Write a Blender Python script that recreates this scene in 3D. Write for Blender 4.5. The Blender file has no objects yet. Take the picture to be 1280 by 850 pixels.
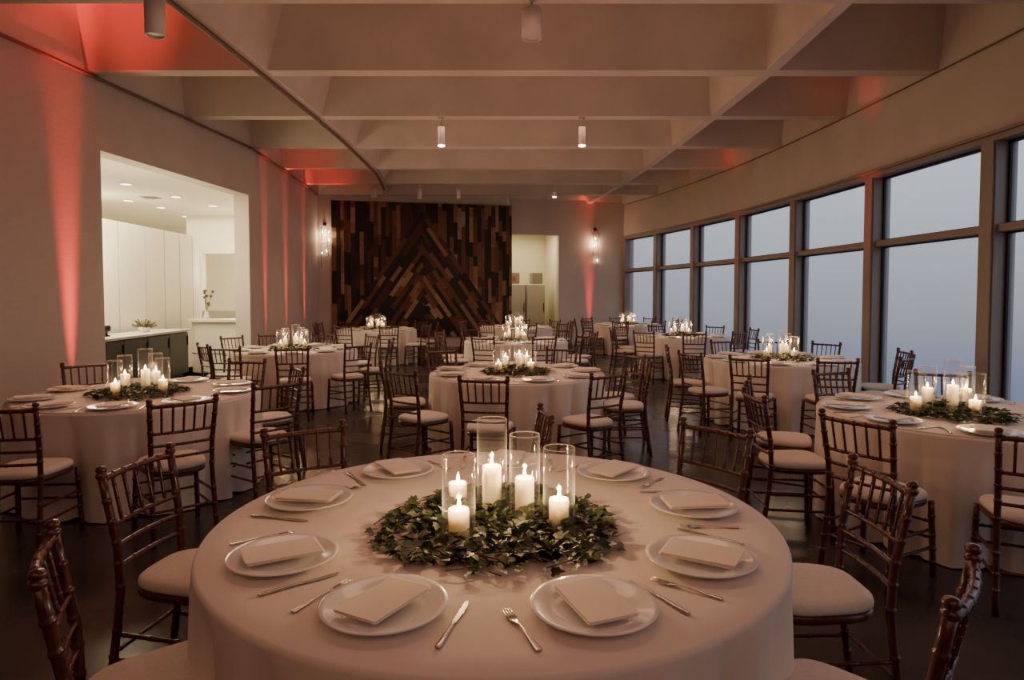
import bpy, math, random, itertools
from mathutils import Vector, Matrix
PI = math.pi
R = math.radians
scene = bpy.context.scene
COL = scene.collection

# ------------------------------------------------------------------ camera
FPX, PITCH, HC = 810.0, R(2.3), 1.58
cam_d = bpy.data.cameras.new('camera')
cam = bpy.data.objects.new('camera', cam_d)
COL.objects.link(cam)
cam.location = (0, 0, HC)
cam.rotation_euler = (PI/2 - PITCH, 0, 0)
cam_d.sensor_width = 36.0
cam_d.lens = 36.0 * FPX / 1280.0
cam_d.shift_y = -(425.0 - (368.0 + FPX*math.tan(PITCH))) / 1280.0
cam_d.clip_start = 0.05
cam_d.clip_end = 200
scene.camera = cam

# ------------------------------------------------------------------ helpers
class MB:
    """collects shapes and links them as ONE mesh object"""
    def __init__(s):
        s.v = []; s.f = []; s.mi = []; s.sm = []
    def add(s, vs, fs, mat=0, smooth=True, M=None):
        b = len(s.v)
        s.v += [tuple(M @ Vector(p)) if M is not None else tuple(p) for p in vs]
        for f in fs:
            s.f.append(tuple(b + i for i in f)); s.mi.append(mat); s.sm.append(smooth)
        return s
    def box(s, lo, hi, mat=0, M=None, bev=0.0):
        x0, y0, z0 = lo; x1, y1, z1 = hi
        if bev > 0:
            b = min(bev, (x1-x0)/2.01, (y1-y0)/2.01, (z1-z0)/2.01)
            # chamfered box : three shells of eight corners
            vs = []; idx = {}
            for cx in (0, 1):
                for cy in (0, 1):
                    for cz in (0, 1):
                        X = (x0, x1)[cx]; Y = (y0, y1)[cy]; Z = (z0, z1)[cz]
                        ix = X + b*(1-2*cx); iy = Y + b*(1-2*cy); iz = Z + b*(1-2*cz)
                        for a, p in enumerate(((X, iy, iz), (ix, Y, iz), (ix, iy, Z))):
                            idx[(cx, cy, cz, a)] = len(vs); vs.append(p)
            fs = []
            for c in (0, 1):
                q = [(0, 0), (1, 0), (1, 1), (0, 1)]
                if c == 0: q = q[::-1]
                fs.append([idx[(c, a, d, 0)] for a, d in q])
                fs.append([idx[(d, c, a, 1)] for a, d in q])
                fs.append([idx[(a, d, c, 2)] for a, d in q])
            for i in (0, 1):
                for j in (0, 1):
                    fs.append([idx[(i, j, 0, 0)], idx[(i, j, 1, 0)], idx[(i, j, 1, 1)], idx[(i, j, 0, 1)]])
                    fs.append([idx[(i, 0, j, 0)], idx[(i, 1, j, 0)], idx[(i, 1, j, 2)], idx[(i, 0, j, 2)]])
                    fs.append([idx[(0, i, j, 1)], idx[(1, i, j, 1)], idx[(1, i, j, 2)], idx[(0, i, j, 2)]])
                    for k in (0, 1):
                        fs.append([idx[(i, j, k, 0)], idx[(i, j, k, 1)], idx[(i, j, k, 2)]])
            return s.add(vs, fs, mat, False, M)
        vs = [(x0,y0,z0),(x1,y0,z0),(x1,y1,z0),(x0,y1,z0),(x0,y0,z1),(x1,y0,z1),(x1,y1,z1),(x0,y1,z1)]
        fs = [(0,3,2,1),(4,5,6,7),(0,1,5,4),(1,2,6,5),(2,3,7,6),(3,0,4,7)]
        return s.add(vs, fs, mat, False, M)
    def tube(s, pts, rad, n=8, mat=0, cap=True, M=None):
        pts = [Vector(p) for p in pts]
        if not hasattr(rad, '__len__'): rad = [rad]*len(pts)
        vs = []; fs = []
        t0 = (pts[1]-pts[0]).normalized()
        up = Vector((0,0,1)) if abs(t0.z) < .9 else Vector((0,1,0))
        u = t0.cross(up).normalized()
        for i, p in enumerate(pts):
            t = (pts[min(i+1, len(pts)-1)] - pts[max(i-1, 0)]).normalized()
            u = (u - t*u.dot(t)).normalized(); w = t.cross(u)
            for k in range(n):
                a = 2*PI*k/n
                vs.append(p + (u*math.cos(a) + w*math.sin(a))*rad[i])
        for i in range(len(pts)-1):
            for k in range(n):
                k2 = (k+1) % n
                fs.append((i*n+k, i*n+k2, (i+1)*n+k2, (i+1)*n+k))
        if cap:
            fs.append(tuple(range(n))[::-1]); fs.append(tuple((len(pts)-1)*n+k for k in range(n)))
        return s.add(vs, fs, mat, True, M)
    def lathe(s, prof, n=32, mat=0, M=None, closed=False):
        vs = []; fs = []; m = len(prof)
        for k in range(n):
            a = 2*PI*k/n
            for r, z in prof: vs.append((r*math.cos(a), r*math.sin(a), z))
        for k in range(n):
            k2 = (k+1) % n
            for i in range(m if closed else m-1):
                j = (i+1) % m
                fs.append((k*m+i, k2*m+i, k2*m+j, k*m+j))
        return s.add(vs, fs, mat, True, M)
    def prism(s, poly, z0, z1, mat=0, M=None, smooth=False):
        n = len(poly)
        vs = [(x, y, z0) for x, y in poly] + [(x, y, z1) for x, y in poly]
        fs = [tuple(range(n))[::-1], tuple(range(n, 2*n))]
        fs += [(i, (i+1) % n, n+(i+1) % n, n+i) for i in range(n)]
        return s.add(vs, fs, mat, smooth, M)
    def loft(s, rings, mat=0, M=None, cap0=True, cap1=True, smooth=True):
        n = len(rings[0]); vs = [p for r in rings for p in r]; fs = []
        for i in range(len(rings)-1):
            for k in range(n):
                k2 = (k+1) % n
                fs.append((i*n+k, i*n+k2, (i+1)*n+k2, (i+1)*n+k))
        if cap0: fs.append(tuple(range(n))[::-1])
        if cap1: fs.append(tuple((len(rings)-1)*n+k for k in range(n)))
        return s.add(vs, fs, mat, smooth, M)
    def build(s, name, mats, parent=None, loc=None):
        me = bpy.data.meshes.new(name)
        me.from_pydata(s.v, [], s.f)
        if not isinstance(mats, (list, tuple)): mats = [mats]
        for m in mats: me.materials.append(m)
        me.polygons.foreach_set('material_index', s.mi)
        me.polygons.foreach_set('use_smooth', s.sm)
        me.update()
        o = bpy.data.objects.new(name, me)
        COL.objects.link(o)
        if parent is not None: o.parent = parent
        if loc is not None: o.location = loc
        return o

def tag(o, label=None, cat=None, group=None, kind=None):
    if label: o['label'] = label
    if cat: o['category'] = cat
    if group: o['group'] = group
    if kind: o['kind'] = kind
    return o
def thing(name, label, cat, loc=(0,0,0), rz=0, group=None):
    o = bpy.data.objects.new(name, None); COL.objects.link(o)
    o.empty_display_size = .1
    o.location = loc; o.rotation_euler = (0, 0, rz)
    return tag(o, label, cat, group)
def kids(o): return [c for c in bpy.data.objects if c.parent == o]
TREE = {}
def dup(root, loc, rz, label, group=None, scale=None):
    if root.name not in TREE:
        TREE[root.name] = [(k, kids(k)) for k in kids(root)]
    r = root.copy(); COL.objects.link(r)
    r.location = loc; r.rotation_euler = (0, 0, rz); r['label'] = label
    if group: r['group'] = group
    if scale: r.scale = scale
    for ch, gs in TREE[root.name]:
        c = ch.copy(); COL.objects.link(c); c.parent = r
        for g in gs:
            d = g.copy(); COL.objects.link(d); d.parent = c
    return r
class Proto:
    """the first place() moves the original itself, later ones copy it"""
    def __init__(s, make): s.make = make; s.o = None
    def place(s, loc, rz, label, group=None):
        if s.o is None:
            s.o = s.make(); s.o.location = loc; s.o.rotation_euler = (0, 0, rz); s.o['label'] = label
            if group: s.o['group'] = group
            return s.o
        return dup(s.o, loc, rz, label, group)
def struct(name, mb, mats, parent=None):
    o = mb.build(name, mats, parent)
    if parent is None: o['kind'] = 'structure'
    return o

# ------------------------------------------------------------------ materials
def mat(name, base=(.8,.8,.8), rough=.5, metal=0, **kw):
    m = bpy.data.materials.new(name); m.use_nodes = True
    b = m.node_tree.nodes['Principled BSDF']
    b.inputs['Base Color'].default_value = (*base, 1)
    b.inputs['Roughness'].default_value = rough
    b.inputs['Metallic'].default_value = metal
    for k, v in kw.items():
        b.inputs[k.replace('_', ' ')].default_value = v
    return m
def nd(m, t, **kw):
    n = m.node_tree.nodes.new(t)
    for k, v in kw.items(): setattr(n, k, v)
    return n
def lk(m, a, b): m.node_tree.links.new(a, b)
def bsdf(m): return m.node_tree.nodes['Principled BSDF']
def ramp(m, stops, interp='LINEAR'):
    r = nd(m, 'ShaderNodeValToRGB'); cr = r.color_ramp; cr.interpolation = interp
    while len(cr.elements) < len(stops): cr.elements.new(.5)
    for e, (p, c) in zip(cr.elements, stops): e.position = p; e.color = (*c, 1)
    return r
def noise_col(m, scale, c0, c1, lo=.3, hi=.7, detail=4, coord='Object', stretch=None):
    tc = nd(m, 'ShaderNodeTexCoord'); n = nd(m, 'ShaderNodeTexNoise')
    n.inputs['Scale'].default_value = scale; n.inputs['Detail'].default_value = detail
    if stretch:
        mp = nd(m, 'ShaderNodeMapping'); mp.inputs['Scale'].default_value = stretch
        lk(m, tc.outputs[coord], mp.inputs['Vector']); lk(m, mp.outputs[0], n.inputs['Vector'])
    else: lk(m, tc.outputs[coord], n.inputs['Vector'])
    r = ramp(m, [(lo, c0), (hi, c1)])
    lk(m, n.outputs['Fac'], r.inputs[0]); lk(m, r.outputs[0], bsdf(m).inputs['Base Color'])
    return n
def bump(m, src, strength=.2, dist=.01):
    b = nd(m, 'ShaderNodeBump'); b.inputs['Strength'].default_value = strength; b.inputs['Distance'].default_value = dist
    lk(m, src, b.inputs['Height']); lk(m, b.outputs[0], bsdf(m).inputs['Normal'])

M = {}
M['wall'] = mat('painted_plaster', rough=.75)
bump(M['wall'], noise_col(M['wall'], 1.3, (.57,.505,.46), (.64,.57,.52)).outputs['Fac'], .05)
M['ceil'] = mat('painted_concrete', rough=.7)
bump(M['ceil'], noise_col(M['ceil'], 1.1, (.54,.475,.43), (.66,.585,.53), detail=6).outputs['Fac'], .08, .02)
# painted brick
m = M['brick'] = mat('painted_brick', (.58,.55,.53), .75)
tc = nd(m, 'ShaderNodeTexCoord'); mp = nd(m, 'ShaderNodeMapping'); mp.inputs['Rotation'].default_value = (PI/2, 0, PI/2)
bt = nd(m, 'ShaderNodeTexBrick'); bt.inputs['Scale'].default_value = 1.0
bt.inputs['Brick Width'].default_value = .22; bt.inputs['Row Height'].default_value = .075; bt.inputs['Mortar Size'].default_value = .008
sx = nd(m, 'ShaderNodeSeparateXYZ'); cx = nd(m, 'ShaderNodeCombineXYZ')
lk(m, tc.outputs['Object'], sx.inputs[0]); lk(m, sx.outputs['Y'], cx.inputs['X']); lk(m, sx.outputs['Z'], cx.inputs['Y'])
lk(m, cx.outputs[0], bt.inputs['Vector'])
bt.inputs['Color1'].default_value = (.60,.53,.48,1); bt.inputs['Color2'].default_value = (.59,.52,.475,1); bt.inputs['Mortar'].default_value = (.58,.51,.465,1)
lk(m, bt.outputs['Color'], bsdf(m).inputs['Base Color'])
inv = nd(m, 'ShaderNodeMath', operation='SUBTRACT'); inv.inputs[0].default_value = 1; lk(m, bt.outputs['Fac'], inv.inputs[1])
bump(m, inv.outputs[0], .22, .004)
# polished dark concrete floor
m = M['floor'] = mat('polished_concrete', rough=.22)
n = noise_col(m, 1.6, (.026,.023,.022), (.070,.062,.059), .35, .7, 8)
rr = ramp(m, [(.3, (.16,)*3), (.7, (.36,)*3)]); lk(m, n.outputs['Fac'], rr.inputs[0]); lk(m, rr.outputs[0], bsdf(m).inputs['Roughness'])
n2 = nd(m, 'ShaderNodeTexNoise'); n2.inputs['Scale'].default_value = 9
tc = nd(m, 'ShaderNodeTexCoord'); lk(m, tc.outputs['Object'], n2.inputs['Vector'])
bump(m, n2.outputs['Fac'], .06, .01)
# cloth
m = M['cloth'] = mat('table_linen', (.74,.69,.64), .85, Sheen_Weight=.15)
n = noise_col(m, 700, (.78,.71,.65), (.86,.79,.73), .2, .8, 2)
bump(m, n.outputs['Fac'], .12, .002)
m = M['napkin'] = mat('napkin_linen', (.9,.82,.72), .85, Sheen_Weight=.15)
n = noise_col(m, 900, (.86,.77,.67), (.92,.83,.73), .2, .8, 2)
bump(m, n.outputs['Fac'], .12, .001)
m = M['cushion'] = mat('cushion_cotton', (.74,.68,.62), .8, Sheen_Weight=.1)
noise_col(m, 60, (.70,.64,.58), (.78,.72,.66), .3, .7, 3)
# mahogany
m = M['wood'] = mat('mahogany_lacquer', (.07,.018,.012), .28, Coat_Weight=.3, Coat_Roughness=.15)
noise_col(m, 22, (.045,.012,.008), (.13,.032,.020), .3, .75, 5, 'Object', (3,3,.6))
M['plate'] = mat('white_porcelain', (.84,.85,.86), .18, Coat_Weight=.3)
M['steel'] = mat('cutlery_steel', (.62,.58,.54), .22, 1.0)
# wax
m = M['wax'] = mat('ivory_wax', (.93,.84,.68), .45, Subsurface_Weight=.8, Subsurface_Scale=.05)
bsdf(m).inputs['Subsurface Radius'].default_value = (1.0, 1.0, 1.0)
M['wick'] = mat('burnt_wick', (.01,.01,.01), .9)
def flame_mat(name, col, st):
    m = bpy.data.materials.new(name); m.use_nodes = True
    nt = m.node_tree; nt.nodes.remove(nt.nodes['Principled BSDF'])
    e = nd(m, 'ShaderNodeEmission'); e.inputs[0].default_value = (*col, 1); e.inputs[1].default_value = st
    t = nd(m, 'ShaderNodeBsdfTransparent'); a = nd(m, 'ShaderNodeAddShader')
    lk(m, e.outputs[0], a.inputs[0]); lk(m, t.outputs[0], a.inputs[1]); lk(m, a.outputs[0], nt.nodes['Material Output'].inputs[0])
    return m
M['flame'] = flame_mat('candle_flame', (1,.66,.30), 40)
# thin clear glass
m = M['glass'] = bpy.data.materials.new('clear_glass'); m.use_nodes = True
nt = m.node_tree; nt.nodes.remove(nt.nodes['Principled BSDF'])
tr = nd(m, 'ShaderNodeBsdfTransparent'); tr.inputs[0].default_value = (.97,.97,.96,1)
gl = nd(m, 'ShaderNodeBsdfGlossy'); gl.inputs['Roughness'].default_value = .03
lw = nd(m, 'ShaderNodeLayerWeight'); lw.inputs['Blend'].default_value = .5
pw_ = nd(m, 'ShaderNodeMath', operation='POWER'); pw_.inputs[1].default_value = 3; lk(m, lw.outputs['Facing'], pw_.inputs[0])
ml_ = nd(m, 'ShaderNodeMath', operation='MULTIPLY_ADD'); ml_.inputs[1].default_value = .7; ml_.inputs[2].default_value = .05; lk(m, pw_.outputs[0], ml_.inputs[0])
dfg = nd(m, 'ShaderNodeBsdfTranslucent'); dfg.inputs[0].default_value = (.8,.8,.8,1)  # white diffuse share at grazing angles paints in light refracted by the edges
dfd = nd(m, 'ShaderNodeBsdfDiffuse'); dfd.inputs[0].default_value = (.8,.8,.8,1)
mxd = nd(m, 'ShaderNodeMixShader'); mxd.inputs[0].default_value = .5; lk(m, dfg.outputs[0], mxd.inputs[1]); lk(m, dfd.outputs[0], mxd.inputs[2])
mxe = nd(m, 'ShaderNodeMixShader'); mxe.inputs[0].default_value = .30; lk(m, gl.outputs[0], mxe.inputs[1]); lk(m, mxd.outputs[0], mxe.inputs[2])
mx = nd(m, 'ShaderNodeMixShader'); lk(m, ml_.outputs[0], mx.inputs[0]); lk(m, tr.outputs[0], mx.inputs[1]); lk(m, mxe.outputs[0], mx.inputs[2])
lk(m, mx.outputs[0], nt.nodes['Material Output'].inputs[0])
m = M['glassrim'] = mat('glass_rim', (.75,.72,.68), .1, Alpha=.55)
# frosted pane : rough refraction plus diffuse transmission of the sky outside
m = M['frost'] = bpy.data.materials.new('frosted_glass'); m.use_nodes = True
nt = m.node_tree; nt.nodes.remove(nt.nodes['Principled BSDF'])
rf = nd(m, 'ShaderNodeBsdfRefraction'); rf.inputs['Roughness'].default_value = .30; rf.inputs['IOR'].default_value = 1.05; rf.inputs[0].default_value = (.95,.96,1,1)
tl = nd(m, 'ShaderNodeBsdfTranslucent'); tl.inputs[0].default_value = (.9,.92,.96,1)
df = nd(m, 'ShaderNodeBsdfGlossy'); df.inputs['Roughness'].default_value = .35; df.inputs[0].default_value = (.6,.6,.6,1)
m1 = nd(m, 'ShaderNodeMixShader'); m1.inputs[0].default_value = .15; lk(m, rf.outputs[0], m1.inputs[1]); lk(m, tl.outputs[0], m1.inputs[2])
m2 = nd(m, 'ShaderNodeMixShader'); m2.inputs[0].default_value = .06; lk(m, m1.outputs[0], m2.inputs[1]); lk(m, df.outputs[0], m2.inputs[2])
lk(m, m2.outputs[0], nt.nodes['Material Output'].inputs[0])
M['mullion'] = mat('window_steel', (.30,.26,.235), .5, .2)
M['gasket'] = mat('black_gasket', (.012,.012,.013), .6)
M['lampwhite'] = mat('white_lamp_enamel', (.55,.52,.50), .45)
M['dark'] = mat('dark_metal', (.02,.018,.016), .45, .6)
M['track'] = mat('track_bronze', (.20,.14,.11), .5, .4)
def emis(name, col, st):
    m = mat(name, col); bsdf(m).inputs['Emission Color'].default_value = (*col, 1); bsdf(m).inputs['Emission Strength'].default_value = st
    return m
M['bulb'] = emis('lit_lens', (1,.85,.65), 12)
M['dimlens'] = mat('unlit_lens', (.5,.45,.4), .3)
M['downlight'] = emis('kitchen_lens', (1,.93,.78), 9)
M['kwall'] = mat('cream_paint', (.80,.76,.66), .6)
M['kceil'] = mat('cream_ceiling_paint', (.82,.79,.70), .7)
M['kfloor'] = mat('pale_kitchen_floor', (.5,.47,.40), .4)
M['cab'] = mat('grey_cabinet_lacquer', (.055,.06,.06), .4)
M['stone'] = mat('white_stone', rough=.25); noise_col(M['stone'], 4, (.72,.69,.62), (.82,.80,.74))
M['seam'] = mat('shadow_gap', (.03,.028,.022), .8)
M['pwall'] = mat('pale_green_paint', (.68,.62,.47), .7)
M['locker'] = mat('cabinet_white', (.52,.49,.42), .45)
M['carton'] = mat('grey_carton', (.26,.24,.20), .8)
M['redmark'] = mat('red_mark', (.6,.03,.02), .6)
M['leaf'] = mat('ivy_leaf', (.04,.09,.025), .45)
m = M['leaf']; gi = nd(m, 'ShaderNodeNewGeometry')
r_ = ramp(m, [(0,(.012,.030,.012)),(.4,(.028,.062,.020)),(.75,(.050,.085,.028)),(1,(.10,.115,.05))])
lk(m, gi.outputs['Random Per Island'], r_.inputs[0]); lk(m, r_.outputs[0], bsdf(m).inputs['Base Color'])
M['vine'] = mat('vine_stem', (.10,.085,.04), .7)
# reclaimed planks : colour per plank
m = M['plank'] = mat('reclaimed_planks', rough=.6)
gi = nd(m, 'ShaderNodeNewGeometry')
r_ = ramp(m, [(0,(.010,.007,.007)),(.26,(.022,.013,.010)),(.44,(.070,.027,.015)),(.60,(.14,.052,.026)),(.74,(.20,.090,.045)),(.85,(.30,.165,.092)),(.94,(.40,.27,.17))], 'CONSTANT')
tc = nd(m, 'ShaderNodeTexCoord'); ns = nd(m, 'ShaderNodeTexNoise'); ns.inputs['Scale'].default_value = 14; ns.inputs['Detail'].default_value = 6
lk(m, tc.outputs['Object'], ns.inputs['Vector'])
mxc = nd(m, 'ShaderNodeMix', data_type='RGBA', blend_type='MULTIPLY'); mxc.inputs['Factor'].default_value = .5
lk(m, gi.outputs['Random Per Island'], r_.inputs[0]); lk(m, r_.outputs[0], mxc.inputs['A'])
r2 = ramp(m, [(.3,(.45,.45,.45)),(.7,(1.2,1.2,1.2))]); lk(m, ns.outputs['Fac'], r2.inputs[0]); lk(m, r2.outputs[0], mxc.inputs['B'])
lk(m, mxc.outputs['Result'], bsdf(m).inputs['Base Color'])

# ------------------------------------------------------------------ room shell
ZC, ZT, ZH = 4.45, 5.45, 3.45        # rib underside, coffer top, window head
LW = [(-7.0,-6), (-6.25,0), (-5.62,7.2), (-5.48,8.62), (-5.09,12.70), (-5.30,15.7), (-5.58,18.74)]
RW = [(5.0,-6), (5.2,-2.1), (5.35,.3), (5.50,2.75), (5.55,5.15), (5.52,7.55), (5.44,9.9), (5.30,12.25), (5.06,14.55), (4.66,16.75), (4.18,18.9), (3.58,20.86)]
LB = [(-3.4,-6), (-3.35,0), (-3.30,6.4), (-3.22,8.3), (-3.14,10.5), (-3.11,12.3), (-3.17,15.4), (-3.42,17.6), (-3.75,19.4)]
RB = [(3.1,-6), (3.2,0), (3.28,6.4), (3.34,8.4), (3.30,9.8), (3.24,11.6), (3.12,14.2), (2.90,16.9), (2.62,19.3), (2.45,20.6)]
BWL, BWR = (-5.58, 18.74), (3.58, 20.86)
def interp(pl, y):
    for (xa, ya), (xb, yb) in zip(pl, pl[1:]):
        if y <= yb: return xa + (xb-xa)*(y-ya)/(yb-ya)
    (xa, ya), (xb, yb) = pl[-2:]
    return xa + (xb-xa)*(y-ya)/(yb-ya)
def bw(x): return BWL[1] + (BWR[1]-BWL[1])*(x-BWL[0])/(BWR[0]-BWL[0])
def frame(p0, p1):
    """matrix with local x along p0->p1 on the floor, y to its left, z up, and the length"""
    d = Vector((p1[0]-p0[0], p1[1]-p0[1], 0)); L = d.length; d.normalize()
    m = Matrix(((d.x, -d.y, 0, p0[0]), (d.y, d.x, 0, p0[1]), (0,0,1,0), (0,0,0,1)))
    return m, L

mb = MB(); mb.box((-7.6,-6.3,-.1), (6,21.6,0)); struct('floor', mb, M['floor'])

# coffered ceiling: deep tapered ribs around square coffers
ys = [-6.0,-4.3,-2.2,-.1,2.05,4.18,6.30,8.43,10.56,12.70,14.83,16.90,18.75]
mb = MB()
def backy(x): return bw(x) + .05
cols = [LW, LB, RB, RW]
lwid = .15; twid = .22
top_in, top_out = .30, .30
for ci in range(3):
    A, B = cols[ci], cols[ci+1]
    for yi in range(len(ys)):
        last = yi == len(ys)-1
        y0 = ys[yi] + (twid if yi else 0)
        y1 = ys[yi+1] if not last else None
        def cornerx(pl, y, side):
            if pl is LW: return interp(pl, y) + .02
            if pl is RW: return interp(pl, y) - .02
            return interp(pl, y) + side*lwid/2
        if last:
            xa, xb = cornerx(A, y0, 1), cornerx(B, y0, -1)
            c2x, c3x = cornerx(B, bw(xb), -1), cornerx(A, bw(xa), 1)
            c = [(xa,y0), (xb,y0), (c2x,bw(c2x)+.06), (c3x,bw(c3x)+.06)]
        else:
            c = [(cornerx(A,y0,1),y0), (cornerx(B,y0,-1),y0), (cornerx(B,y1,-1),y1), (cornerx(A,y1,1),y1)]
        tx0 = .05 if A is LW else .38
        tx1 = .05 if B is RW else .15
        ty = .25
        t = [(c[0][0]+tx0,c[0][1]+ty*.3), (c[1][0]-tx1,c[1][1]+ty*.3), (c[2][0]-tx1,c[2][1]-ty), (c[3][0]+tx0,c[3][1]-ty)]
        zt = ZT if not last else ZC+.35
        vs = [(x,y,ZC) for x,y in c] + [(x,y,zt) for x,y in t]
        mb.add(vs, [(0,4,5,1),(1,5,6,2),(2,6,7,3),(3,7,4,0),(4,7,6,5)], 0, False)
        # rib undersides
        if yi and not last or last:
            yb0 = ys[yi]
            xa0, xb0 = cornerx(A,yb0,1), cornerx(B,yb0,-1)
            mb.add([(xa0,yb0,ZC),(xb0,yb0,ZC),(c[1][0],c[1][1],ZC),(c[0][0],c[0][1],ZC)], [(0,3,2,1)], 0, False)
for pl in (LB, RB):
    yy = [y for y in ys] + [bw(interp(pl, 19.4))+.06]
    for a, b in zip(yy, yy[1:]):
        xa, xb = interp(pl,a), interp(pl,b)
        h = lwid/2
        mb.add([(xa-h,a,ZC),(xa+h,a,ZC),(xb+h,b,ZC),(xb-h,b,ZC)], [(0,3,2,1)], 0, False)
mb.box((-8,-6.4,ZT+.02), (6.2,21.7,ZT+.2))
ceiling = struct('ceiling', mb, M['ceil'])

# left wall : brick length, then the stretch with the big opening, then plaster
TH = .30
def wall_seg(mb, p0, p1, z0, z1, th, mat_=0):
    Mx, L = frame(p0, p1); mb.box((0,0,z0), (L,th,z1), mat_, Mx)
lw = MB()
OP0, OP1, OZ = 8.74, 12.62, 3.50
for (a, b) in zip(LW[:3], LW[1:4]): wall_seg(lw, a, b, 0, ZT, TH, 1)
struct('wall_left', lw, [M['wall'], M['brick']]); lw = MB()
p0 = (interp(LW,OP0), OP0); p1 = (interp(LW,OP1), OP1)
wall_seg(lw, (LW[3][0]-.05, LW[3][1]), (p0[0]-.03,p0[1]), 0, ZT, TH-.05)
wall_seg(lw, (p0[0]-.03,p0[1]), p1, OZ, ZT, TH)
wall_seg(lw, p1, LW[4], 0, ZT, TH)
struct('wall_left', lw, [M['wall'], M['brick']]); lw = MB()
wall_seg(lw, LW[4], LW[5], 0, ZT, TH); struct('wall_left', lw, [M['wall'], M['brick']]); lw = MB(); wall_seg(lw, LW[5], LW[6], 0, ZT, TH)
struct('wall_left', lw, [M['wall'], M['brick']])

# right wall above and before the windows
rw = MB()
for a, b in zip(RW, RW[1:]): 
    wall_seg(rw, a, b, ZH, ZT, -.3)
wall_seg(rw, RW[0], RW[1], 0, ZH, -.3)
struct('wall_right', rw, M['wall'])
fw = MB(); fw.box((-7.4,-6.3,0), (5.6,-6,ZT)); struct('wall_front', fw, M['wall'])

# back wall with the lit doorway
MBK, LBK = frame(BWL, BWR)
def bk_s(x): return (x-BWL[0]) / (BWR[0]-BWL[0]) * LBK
DX0, DX1, DZ = bk_s(.0), bk_s(1.46), 3.43
b = MB()
b.box((-.3,0,0), (DX0,.25,ZT), 0, MBK); b.box((DX0,0,DZ), (DX1,.25,ZT), 0, MBK); b.box((DX1,0,0), (LBK+.3,.25,ZT), 0, MBK)
struct('wall_back', b, M['wall'])

# trims : thin rail under the ribs along the left wall, wire line on the right
t = MB(); t.tube([(interp(LW,y)+.05, y, ZC-.04) for y in (1,4,7.2,8.62,10.6,12.7,15.7,18.6)], .022, 8); struct('trim_1', t, M['track'])
t = MB(); t.tube([(interp(RW,y)-.03, y, ZC-.02) for y in (2.75,5.15,7.55,9.9,12.25,14.55,16.75,18.9,20.6)], .008, 6); struct('trim_2', t, M['track'])

# window bays (each bay: post, head, middle bar and two frosted panes)
TRZ = 2.34
for i, (a, bb) in enumerate(zip(RW[1:], RW[2:]), 1):
    Mx, L = frame(a, bb)
    w = MB()
    pw = .12
    w.box((-pw,-.22,0), (pw,.02,ZH-.12), 0, Mx)                       # post
    w.box((-pw+.02,.02,0), (pw-.05,.045,ZH-.12), 0, Mx)               # post flange
    if i == len(RW)-2: w.box((L-.16,-.22,0), (L,.02,ZH-.12), 0, Mx)
    win = struct('window_%d' % i, w, M['mullion'])
    h = MB(); h.box((-.02,-.24,ZH-.12), (L+.02,.03,ZH), 0, Mx); h.box((0,.03,ZH-.05), (L,.07,ZH-.02), 0, Mx)
    h.build('head_beam', M['mullion'], win)
    tr = MB(); tr.box((pw,-.18,TRZ-.045), (L-pw,-.02,TRZ+.045), 0, Mx, .006); tr.build('middle_bar', M['mullion'], win)
    g = MB()
    for x0, x1 in ((pw, pw+.03), (L-pw-.03, L-pw)):
        g.box((x0,-.17,.0), (x1,-.12,ZH-.12), 0, Mx)
    for z0, z1 in ((TRZ+.045,TRZ+.065), (TRZ-.065,TRZ-.045), (ZH-.15,ZH-.12), (.10,.13)):
        g.box((pw,-.17,z0), (L-pw,-.12,z1), 0, Mx)
    g.build('gasket', M['gasket'], win)
    sl = MB(); sl.box((pw,-.2,0), (L-pw,-.02,.10), 0, Mx); sl.build('sill', M['mullion'], win)
    for z0, z1 in ((.13,TRZ-.065), (TRZ+.065,ZH-.15)):
        p = MB(); p.add([(pw+.03,-.145,z0),(L-pw-.03,-.145,z0),(L-pw-.03,-.145,z1),(pw+.03,-.145,z1)], [(0,1,2,3)], 0, False, Mx)
        p.build('pane', M['frost'], win)

# ------------------------------------------------------------------ kitchen beyond the opening
k = MB()
KX0, KX1, KY0, KY1, KZ = -12.5, -5.6, 8.3, 20.5, 3.66
k.box((KX0,KY0,-.1), (KX1+.4,KY1,0)); struct('floor_kitchen', k, M['kfloor'])
k = MB(); k.box((KX0,KY0,KZ), (KX1-.02,KY1,KZ+.1)); struct('ceiling_kitchen', k, M['kceil'])
k = MB()
k.box((KX0-.2,KY0,0), (KX0,KY1,KZ)); k.box((KX0,KY1,0), (KX1,KY1+.2,KZ)); k.box((KX0,KY0-.2,0), (KX1-.3,KY0,KZ))
struct('wall_kitchen', k, M['kwall'])
# curved panel partition with dark joints
pp = [(-6.80,8.32), (-6.85,9.9), (-6.90,11.4), (-6.93,12.3), (-6.95,13.0), (-6.98,13.65), (-7.03,14.3), (-7.22,15.0), (-7.7,15.7)]
k = MB(); PH = 2.86
for a, b_ in zip(pp, pp[1:]):
    Mx, L = frame(a, b_); k.box((.02,0,0), (L-.02,.12,PH), 0, Mx); k.box((0,.02,0), (L,.10,PH), 1, Mx)
tag(struct('wall_partition', k, [M['kwall'], M['seam']]), None, None)
k = MB(); k.box((-8.6,17.2,0), (-5.75,17.4,1.02)); k.box((-8.6,17.2,2.66), (-5.75,17.4,KZ)); k.box((-8.6,17.2,1.02), (-8.2,17.4,2.66)); struct('wall_alcove', k, M['kwall'])
k = MB(); k.box((-8.2,17.15,.98), (-5.75,17.5,1.15)); struct('trim_3', k, M['carton'])
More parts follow.
